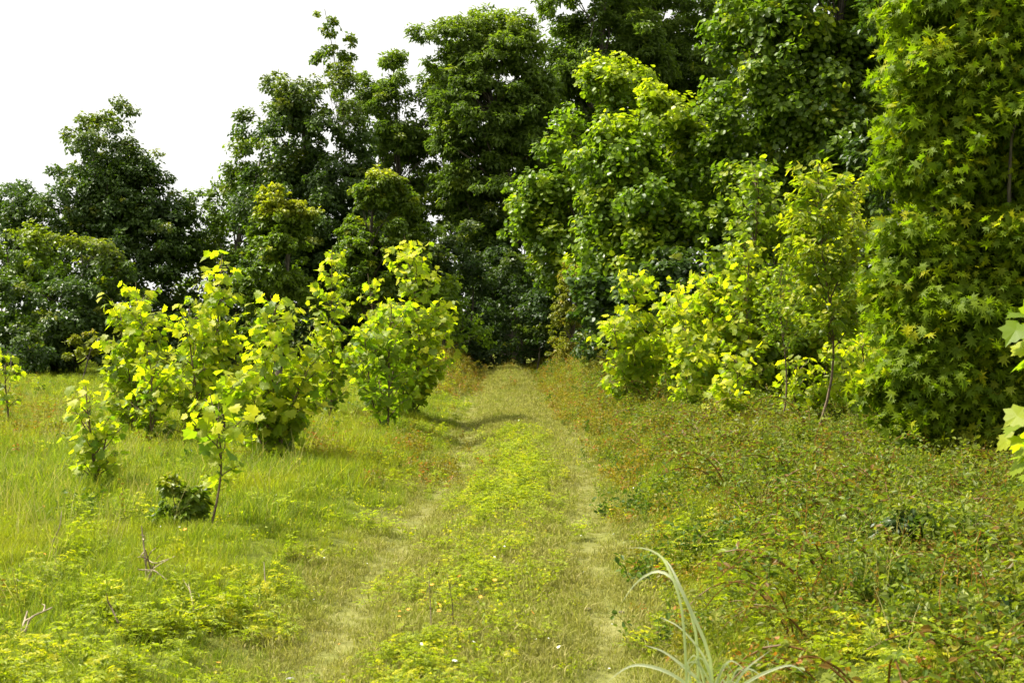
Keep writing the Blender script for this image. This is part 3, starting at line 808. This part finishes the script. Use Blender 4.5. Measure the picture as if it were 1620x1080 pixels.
def wy(y): return np.interp(y, [6, 12, 20, 30], [1.0, 0.92, 0.80, 0.55])
def W_path(x, y, dx): return 1 - sm(0.95, 1.3, np.abs(dx) / wy(y) + 0.12 * noise2(x, y, 0.5, 3))
def W_left(x, y, dx): return sm(0.78, 1.2, -dx / wy(y) + 0.18 * noise2(x, y, 0.6, 5) + 0.1 * noise2(x, y, 0.23, 5))
def W_right(x, y, dx): return sm(0.76, 1.2, dx / wy(y) + 0.2 * noise2(x, y, 0.6, 6) + 0.1 * noise2(x, y, 0.25, 5))
def W_redl(x, y, dx):
    px, py = pxy(x, y)
    a = 0.75 * np.exp(-((px - 600) / 110) ** 2 - ((py - 735) / 42) ** 2) + np.exp(-((px - 40) / 90) ** 2 - ((py - 690) / 40) ** 2) + 1.5 * sm(24, 28, y) * np.exp(-((dx + 1.6) / 1.0) ** 2) + 0.2 * np.exp(-((px - 270) / 200) ** 2 - ((py - 735) / 25) ** 2)
    return 0.6 * a * np.clip(0.7 + 0.7 * noise2(x, y, 0.6, 7), 0, 1)
def W_redr(x, y, dx):
    px, py = pxy(x, y)
    return W_right(x, y, dx) * (0.45 + 0.65 * sm(10, 14, y)) * np.clip(0.45 + 0.8 * noise2(x, y, 0.8, 8), 0, 1)


def dgrass(y): return 170 if y < 9 else (90 if y < 14 else (60 if y < 22 else 55))
pts = field(dgrass, lambda x, y, dx: W_left(x, y, dx) * (1 - 0.75 * np.clip(W_redl(x, y, dx), 0, 1)) * (0.8 + 0.3 * noise2(x, y, 0.9, 4)) + W_right(x, y, dx) * (1 - 0.5 * sm(9, 15, y)) * np.clip(0.35 + 1.0 * noise2(x, y, 0.8, 41), 0.05, 1) + 0.12 * W_path(x, y, dx) * np.exp(-(dx / 0.35) ** 2), R1)
pz = np.abs(pts[:, 0] - path_x(pts[:, 1]))
sc = R1.uniform(0.6, 1.25, len(pts)) * (0.5 + 0.5 * sm(0.8, 1.7, pz)) * (1 + 0.25 * noise2(pts[:, 0], pts[:, 1], 0.8, 9)) * (0.62 + 0.38 * sm(9, 12, pts[:, 1])) * (1 - 0.35 * sm(14, 24, pts[:, 1]))
scatter("meadow_grass", "bright yellow green tall grass over the left meadow and among the brambles", "grass", grassv, M_GRASS, pts, sc)
pts = field(lambda y: 230 if y < 9 else (130 if y < 14 else (80 if y < 22 else 45)), lambda x, y, dx: W_path(x, y, dx) * (1 - np.exp(-((np.abs(dx) - 0.66) / 0.16) ** 2) * np.clip(0.35 + 0.6 * noise2(x, y, 0.5, 1), 0, 0.72)), R1)
scatter("track_turf", "short worn olive turf covering the wheel track", "grass", turfv, M_TURF, pts, R1.uniform(0.7, 1.35, len(pts)) * (1 + 0.3 * sm(14, 25, pts[:, 1])) * (1 - 0.45 * np.exp(-((np.abs(pts[:, 0] - path_x(pts[:, 1])) - 0.66) / 0.2) ** 2)))


def W_frond(x, y, dx):
    px, py = pxy(x, y)
    centre = np.exp(-((dx + 0.05) / 0.32) ** 2) * (1.3 * sm(680, 705, py) * (1 - sm(800, 870, py)) + 0.45 * np.exp(-((py - 930) / 60) ** 2) + 0.5 * sm(1000, 1060, py))
    nearleft = sm(900, 1010, py) * (1 - sm(360, 500, px)) * np.clip(0.24 + 0.4 * noise2(x, y, 0.5, 14), 0, 1)
    return centre + nearleft + 0.03 * W_left(x, y, dx) + 0.14 * W_right(x, y, dx) * sm(800, 1000, py) + 0.5 * np.exp(-((px - 640) / 90) ** 2) * sm(1010, 1060, py)
pts = field(lambda y: 120 if y < 9 else (90 if y < 14 else 50), W_frond, R1, y1=30)
scatter("feathery_weeds", "yellow feathery weeds along the track's middle strip and the near left", "weeds", weedv, M_WEED, pts, R1.uniform(0.6, 1.3, len(pts)) * (0.65 + 0.35 * sm(0.3, 1.2, np.abs(pts[:, 0] - path_x(pts[:, 1])))))
pts = field(lambda y: 90 if y < 12 else 60, lambda x, y, dx: 0.75 * np.exp(-(dx / 0.34) ** 2) * sm(670, 700, pxy(x, y)[1]) * (0.55 + 0.5 * noise2(x, y, 0.5, 12)) + 0.22 * W_right(x, y, dx) + 0.10 * W_left(x, y, dx), R1, y1=32)
scatter("low_weeds", "low leafy yellow green weeds on the strip between the wheel ruts", "weeds", lowv, M_WEED, pts, R1.uniform(0.6, 1.3, len(pts)))
pts = field(lambda y: 75 if y < 9 else (60 if y < 14 else (45 if y < 22 else 30)), lambda x, y, dx: W_right(x, y, dx) * np.clip(0.7 - 0.7 * noise2(x, y, 0.8, 41), 0.15, 1) * (0.55 + 0.45 * sm(1.2, 2.2, dx)), R1)
pts = pts[R1.random(len(pts)) < 0.8]
scatter("bramble_cover", "tangled bramble leaves carpeting the ground right of the track", "brambles", bramv, M_BRAM, pts, R1.uniform(0.5, 1.45, len(pts)) * (0.65 + 0.35 * sm(1.1, 2.5, pts[:, 0] - path_x(pts[:, 1]))) * (0.85 + 0.6 * noise2(pts[:, 0], pts[:, 1], 0.42, 10)).clip(0.35, 1.4), 0.35)
pts = field(lambda y: 60 if y < 14 else (50 if y < 22 else 40), lambda x, y, dx: W_redr(x, y, dx) + W_redl(x, y, dx), R1)
scatter("reddish_weeds", "orange and red tinged low weeds beside the track and before the saplings", "weeds", redv, M_RED, pts, R1.uniform(0.6, 1.3, len(pts)))


def cane_tuft(rng):
    parts = []
    for _ in range(3):
        az = rng.uniform(0, 6.28); Lc = rng.uniform(0.35, 0.8); hc = Lc * rng.uniform(0.45, 0.8)
        u = np.linspace(0, 1, 10)
        x_, z_ = Lc * u, hc * 2.2 * u * (1.15 - u)
        c = np.stack([x_ * math.cos(az) + 0.05 * rng.normal() * u, x_ * math.sin(az), z_], -1)
        V, F, _ = tube(c, np.linspace(0.0055, 0.0025, 10), 4)
        A = np.zeros((len(V), 4)); A[:, 1] = 1; A[:, 3] = 1
        parts.append((V, F, A))
        n_ = 44; t = rng.uniform(0.15, 1, n_) * 9; i = np.minimum(t.astype(int), 8)
        p_ = c[i] + (c[i + 1] - c[i]) * (t - i)[:, None] + rng.normal(size=(n_, 3)) * 0.015
        a = rng.uniform(0, 6.28, n_)
        parts.append(leaves(L_OVAL, p_, nrm(np.array([0, 0, 0.9]) + 0.5 * rng.normal(size=(n_, 3))), np.stack([np.cos(a), np.sin(a), rng.uniform(-0.3, 0.4, n_)], -1), rng.uniform(0.025, 0.06, n_), rng.random(n_), (rng.random(n_) < 0.12) * 0.9))
    return join(parts)
pts = field(lambda y: 9 if y < 14 else 7, lambda x, y, dx: W_right(x, y, dx) * sm(1.2, 1.9, dx), R1, y1=26)
scatter("bramble_canes_cover", "many low arching leafy bramble canes over the right ground cover", "brambles", [cane_tuft(R1) for _ in range(6)], M_BRAM, pts, R1.uniform(0.45, 1.0, len(pts)), 0.12)
darkv = [leafy_tuft(9, 0.05, 0.20, 0.14, 0.038, 11, L_OVAL, R1, 0.04, lean=1.0) for _ in range(4)]
pts = field(lambda y: 50 if y < 14 else 36, lambda x, y, dx: W_right(x, y, dx) * np.clip(noise2(x, y, 0.75, 31) * 1.5 - 0.25, 0, 1) + 0.10 * W_left(x, y, dx) * (dx < -2.2) * np.clip(noise2(x, y, 0.9, 32) * 1.5 - 0.3, 0, 1), R1)
scatter("dark_creepers", "patches of dark green leafy creeper between the brambles", "creepers", darkv, M_CREEP, pts, R1.uniform(0.5, 1.2, len(pts)), 0.3)
tallv = [leafy_tuft(3, 0.25, 0.55, 0.10, 0.035, 16, L_LANCE, R1, 0.3, lean=0.35, horiz=0.3) for _ in range(5)]
pts = field(lambda y: 9 if y < 14 else 7, lambda x, y, dx: W_right(x, y, dx) * sm(1.3, 2.0, dx) * (0.7 + 0.5 * noise2(x, y, 0.9, 33)) + 0.12 * W_left(x, y, dx) * sm(1.6, 2.2, -dx), R1)
scatter("tall_weeds", "tall leafy weed stems poking out of the ground cover", "weeds", tallv, M_BRAM, pts, R1.uniform(0.4, 0.85, len(pts)), 0.2)
redstemv = [leafy_tuft(3, 0.2, 0.48, 0.10, 0.03, 8, L_LANCE, R1, 0.8, lean=0.3, horiz=0.4) for _ in range(4)]
for V_, F_, A_ in redstemv: A_[A_[:, 1] == 0, 1] = 1.0
pts = field(lambda y: 4 if y < 14 else 5, lambda x, y, dx: W_right(x, y, dx) * sm(1.1, 1.7, dx) * np.clip(0.4 + 0.9 * noise2(x, y, 0.6, 51), 0, 1), R1)
scatter("red_stemmed_weeds", "thin red brown weed stems standing over the bramble cover", "weeds", redstemv, M_RED, pts, R1.uniform(0.5, 1.1, len(pts)), 0.2)
strawv = [blade_tuft(9, 0.25, 0.5, 0.08, 0.0018, R1, 0.5, 1.0) for _ in range(3)]
pts = field(lambda y: 7, lambda x, y, dx: 0.5 * W_left(x, y, dx) * sm(1.3, 2.0, -dx) + 0.5 * W_right(x, y, dx) * sm(1.3, 2, dx), R1, y1=24)
scatter("dry_straws", "thin dry straw stems standing above the meadow grass", "grass", strawv, M_TURF, pts, R1.uniform(0.5, 1.1, len(pts)), 0.2)


# flowers: small clusters of petals close to the turf
def flower(n, s, rng, h):
    pos = np.zeros((n, 3)); a = np.arange(n) / n * 6.28
    o = np.stack([np.cos(a), np.sin(a), np.full(n, 0.25)], -1)
    pos[:, 2] = h
    return leaves(L_OVAL, pos, np.array([0, 0, 1.0]) - 0.3 * o, o, np.full(n, s), rng.random(n), rng.random(n))
pts = field(lambda y: 4 if y < 12 else 2, lambda x, y, dx: 0.9 * W_path(x, y, dx) + 0.25 * W_left(x, y, dx) + 0.25 * W_right(x, y, dx), R1, y1=20)
scatter("white_clover", "scattered tiny white flowers in the short turf", "flowers", [flower(6, 0.009, R1, 0.05), flower(5, 0.007, R1, 0.045)], M_PETAL, pts, R1.uniform(0.6, 1.5, len(pts)), 0.5)
pts = field(lambda y: 60, lambda x, y, dx: np.exp(-((pxy(x, y)[0] - 720) / 75) ** 2 - ((pxy(x, y)[1] - 995) / 30) ** 2) + 0.006, R1, y1=11)
scatter("orange_flowers", "small orange flowers near the bottom of the track's middle strip", "flowers", [flower(6, 0.013, R1, 0.10), flower(5, 0.012, R1, 0.13)], M_ORANGE, pts, R1.uniform(0.6, 1.3, len(pts)), 0.3)

# ------------------------------------------------------------------ single stalks, canes, reeds
def stalk(name, label, cat, group, pxs, mat, r=0.004, seed=0, twigs=0):
    """pxs: pixel polyline from the foot up, all at the foot's distance"""
    rng = np.random.default_rng(seed + 500)
    d = 3600.0 / (pxs[0][1] - HOR)
    pts_ = np.array([P(x, y, d + 0.05 * rng.normal()) for x, y in pxs])
    org = pts_[0].copy(); org[2] = tz(org[0], org[1]); pts_[0, 2] = org[2] - 0.02
    root = thing(name, tuple(org), label, cat, group)
    n_ = len(pts_)
    t = np.linspace(0, n_ - 1, 4 * n_)
    pp = np.stack([np.interp(t, np.arange(n_), pts_[:, i]) for i in range(3)], -1)
    pp[1:-1] = (pp[:-2] + pp[1:-1] * 2 + pp[2:]) / 4
    parts = [tube(pp, np.linspace(r, r * 0.35, len(pp)), 5)]
    V, F, _ = join(parts)
    mesh_np("stem", V - org, F, mat, root, smooth=True)
    for k in range(twigs):
        i = int(rng.uniform(0.3, 0.95) * (len(pp) - 1))
        e = pp[i] + rng.normal(size=3) * np.array([0.08, 0.06, 0.03]) + [0, 0, 0.05]
        V, F, _ = tube(curve(pp[i], e, 5, 0.1, rng), np.linspace(r * 0.5, r * 0.2, 5), 4)
        mesh_np("twig", V - org, F, mat, root, smooth=True)
    return root, pp, org, rng


GD = "dead stalks standing in the left meadow"
for i, (lab, pl, tw) in enumerate([
    ("tallest grey dead stalk with side twigs in the left meadow", [(232, 955), (228, 890), (222, 832)], 5),
    ("brown dead stalk close beside the tallest grey one", [(236, 960), (240, 915), (228, 870)], 3),
    ("dead stalk leaning right off the tallest grey one", [(226, 965), (238, 900), (264, 920)], 1),
    ("forked brown stalk at the far left bottom corner", [(38, 1045), (34, 1010), (44, 978), (80, 962)], 2),
    ("dark stalk beside the forked one at the left corner", [(32, 1050), (30, 1000), (40, 968)], 1),
    ("bent brown stalk below the tallest grey one", [(194, 1028), (186, 990), (170, 955)], 1),
    ("pale broken stalk with an elbow left of the tall grey one", [(192, 970), (212, 938), (208, 925)], 0),
    ("thin dark stalk right of the tall grey one", [(286, 960), (286, 925), (292, 892)], 0),
    ("dark forked stalk in the middle of the near meadow", [(306, 1002), (304, 960), (296, 925)], 2),
    ("curled brown stalk left of the tall grey one", [(122, 900), (130, 875), (134, 862)], 1),
    ("thin stalk near the left edge under the smallest sapling", [(84, 905), (80, 860), (92, 835), (96, 808)], 1),
    ("lone thin stalk near the track's left verge", [(421, 955), (418, 920), (416, 890)], 0),
    ("short tilted stalk between the meadow's stalks and the track", [(352, 955), (345, 925), (343, 915)], 0),
]):
    stalk("dead_stalk", lab, "stalk", GD, pl, DRY if i % 4 != 1 else TWIG, 0.0085 if i < 6 else 0.006, i, tw)
GT = "thin weed stems on the middle strip"
stalk("weed_stem", "left one of two thin dark weed stems on the middle strip", "stem", GT, [(682, 1008), (680, 950), (678, 905)], TWIG, 0.0032, 31, 3)
stalk("weed_stem", "right one of two thin dark weed stems on the middle strip", "stem", GT, [(716, 1020), (716, 960), (708, 915)], TWIG, 0.0032, 32, 3)
stalk("weed_stem", "upright red-brown stem standing in the brambles near the right edge", "stem", "red stems in the brambles", [(1546, 990), (1545, 930), (1543, 895)], REDSTEM, 0.005, 33, 4)
stalk("weed_stem", "dry pale stem standing in the brambles' grassy gap", "stem", "red stems in the brambles", [(1334, 1000), (1333, 940), (1336, 900)], DRY, 0.003, 34, 1)

GB = "arching bramble canes"
for i, (lab, pl) in enumerate([
    ("bramble cane rising left of the grassy gap and arching right", [(1270, 990), (1263, 930), (1268, 890), (1295, 868)]),
    ("long bramble cane slanting up left from the grassy gap", [(1268, 975), (1232, 935), (1205, 890), (1170, 868), (1120, 885)]),
    ("low bramble cane arched at the left of the brambles", [(1215, 975), (1180, 955), (1140, 955), (1105, 978)]),
    ("red bramble cane slanting up to the right edge", [(1440, 985), (1490, 945), (1545, 925), (1590, 915)]),
    ("bramble cane bowed in the bottom right corner", [(1465, 1075), (1450, 1040), (1420, 990), (1380, 965)]),
    ("small bramble cane in front of the right saplings", [(1200, 860), (1180, 835), (1150, 815), (1120, 818)]),
    ("bramble cane crossing the middle of the bramble patch", [(1360, 900), (1330, 865), (1290, 850), (1250, 856)]),
]):
    root, pp, org, rng = stalk("bramble_cane", lab, "bramble", GB, pl, REDSTEM, 0.005, 50 + i, 0)
    k_ = np.linspace(3, len(pp) - 1, 26).astype(int)
    pos = np.repeat(pp[k_], 3, 0) + rng.normal(size=(78, 3)) * 0.012
    az = rng.uniform(0, 6.28, 78)
    U = np.stack([np.cos(az), np.sin(az), rng.uniform(-0.2, 0.5, 78)], -1)
    N_ = nrm(np.array([0, 0, 0.8]) + 0.5 * rng.normal(size=(78, 3)))
    V, F, A = leaves(L_OVAL, pos, N_, U, rng.uniform(0.025, 0.055, 78), rng.random(78), (rng.random(78) < 0.15) * 0.8)
    mesh_np("foliage", V - org, F, M_BRAM, root, A)


# pale reed-like grass at the bottom right of the track, sunlit whitening painted towards its tips
def ribbon(pl, d, wpx, seed, twist=0.6):
    rng = np.random.default_rng(seed)
    q = np.array([P(x, y, d + o) for x, y, o in pl])
    n_ = len(q); t = np.linspace(0, n_ - 1, 18)
    pp = np.stack([np.interp(t, np.arange(n_), q[:, i]) for i in range(3)], -1)
    for _ in range(3): pp[1:-1] = (pp[:-2] + pp[1:-1] * 2 + pp[2:]) / 4
    tv = nrm(np.gradient(pp, axis=0))
    side = nrm(np.cross(tv, np.array([0.15, -1.0, 0.35])))
    up = np.cross(side, tv)
    u = np.linspace(0, 1, 18)
    wv = 0.4 * wpx * d / FPX * np.minimum(1, np.minimum(u * 6 + 0.35, (1 - u) * 2.2 + 0.02))
    V = np.stack([pp - side * wv[:, None] + up * wv[:, None] * 0.35, pp, pp + side * wv[:, None] + up * wv[:, None] * 0.35], 1)
    i = np.arange(17)[:, None] * 3
    F = np.concatenate([i + np.array([0, 1, 4, 3]), i + np.array([1, 2, 5, 4])]).reshape(-1, 4)
    A = np.zeros((18, 3, 4)); A[:, :, 0] = 0.25 + 0.6 * u[:, None]; A[:, :, 1] = 0.75 * u[:, None] ** 1.2; A[:, :, 3] = 1  # blade colour whitens towards the tip, sunlight on the upper blade painted in
    return V.reshape(-1, 3), [F], A.reshape(-1, 4)


root = thing("reed_grass", tuple(P(1120, 1180, 4.6)[:2]) + (tz(P(1120, 1180, 4.6)[0], 4.6),), "tall pale grass plant with arching blades at the bottom right of the track", "grass plant")
org = np.array(root.location)
ft = (1122, 1190, 0)
for i, (pl, wd) in enumerate([
    ([ft, (1085, 960, 0), (1062, 910, 0), (1050, 880, -.02), (1020, 866, -.05), (992, 868, -.08)], 6),
    ([ft, (1112, 1010, 0), (1075, 920, 0), (1040, 898, 0.03), (1005, 922, 0.06), (982, 958, .08)], 6.5),
    ([ft, (1140, 1060, 0), (1090, 960, 0), (1075, 925, 0), (1060, 893, 0.02), (1052, 885, .03)], 8),
    ([ft, (1130, 1070, 0), (1110, 1030, 0), (1075, 990, 0), (1040, 976, 0.02)], 5),
    ([ft, (1120, 1090, 0), (1090, 1062, 0), (1050, 1030, 0), (1018, 1022, 0)], 7),
    ([ft, (1100, 1090, 0), (1050, 1060, 0), (1000, 1050, 0), (960, 1082, 0)], 8),
    ([ft, (1140, 1110, 0), (1200, 1070, 0), (1255, 1050, 0), (1275, 1068, 0)], 7),
    ([ft, (1150, 1110, 0), (1180, 1060, 0), (1222, 1030, 0)], 6),
]):
    pl = [(pl[0][0] + (i - 3.5) * 9, pl[0][1] + 10, (i % 3 - 1) * 0.06)] + pl[1:]
    V, F, A = ribbon(pl, 4.6, wd * 0.85, i)
    mesh_np("blade", V - org, F, M_BLADE, root, A, smooth=True)

rb = np.random.default_rng(91)
for i in range(14):
    x0 = 1122 + rb.uniform(-45, 45); hx = rb.uniform(-90, 90); hy = rb.uniform(90, 170)
    pl = [(x0, 1195, rb.uniform(-.08, .08)), (x0 + hx * 0.3, 1195 - hy * 0.6, 0), (x0 + hx * 0.7, 1195 - hy, 0), (x0 + hx * 1.2, 1195 - hy * 0.8, 0)]
    V, F, A = ribbon(pl, 4.6, rb.uniform(2.5, 5), 100 + i)
    A[:, 1] *= rb.uniform(0, 1); A[:, 0] *= 0.6
    mesh_np("blade", V - org, F, M_BLADE, root, A, smooth=True)

# small things lying on the track
def stone(label, px, py, s, seed, mat=M_STONE, name="stone"):
    rng = np.random.default_rng(seed)
    d = 3600.0 / (py - HOR); x = (px - 810) * d / FPX
    import bmesh
    bm = bmesh.new(); bmesh.ops.create_icosphere(bm, subdivisions=2, radius=1)
    for v in bm.verts:
        v.co *= 1 + 0.18 * math.sin(3 * v.co.x + seed) * math.cos(4 * v.co.y - seed)
        v.co.x *= s * 1.3; v.co.y *= s; v.co.z *= s * 0.6
    me = bpy.data.meshes.new(name); bm.to_mesh(me); bm.free()
    me.materials.append(mat)
    o = bpy.data.objects.new(name, me); C.objects.link(o)
    o.location = (x, d, tz(x, d) + s * 0.35 + 0.01)
    tag(o, label, "stone")
M_CLOD = plain("dark_clod", (0.07, 0.05, 0.035), 0.9)
stone("grey flat stone at the bottom left of the track", 457, 1060, 0.016, 3)
stone("dark earth clod on the right wheel rut", 930, 955, 0.016, 4, M_CLOD, "earth_clod")
stone("reddish brown clod near the tip of the bent reed blade", 984, 956, 0.012, 5, M_CLOD, "earth_clod")
# pale marker stake at the far left
d_ = 3600 / (588 - HOR); x_ = (8 - 810) * d_ / FPX
V, F, _ = tube([[x_, d_, tz(x_, d_) - 0.1], [x_, d_, tz(x_, d_) + 0.3], [x_ + 0.01, d_, tz(x_, d_) + 0.72]], [0.018, 0.018, 0.018], 8)
o = mesh_np("stake", V, F, M_STONE, smooth=True)
tag(o, "thin pale stake under the trees at the far left edge", "stake")
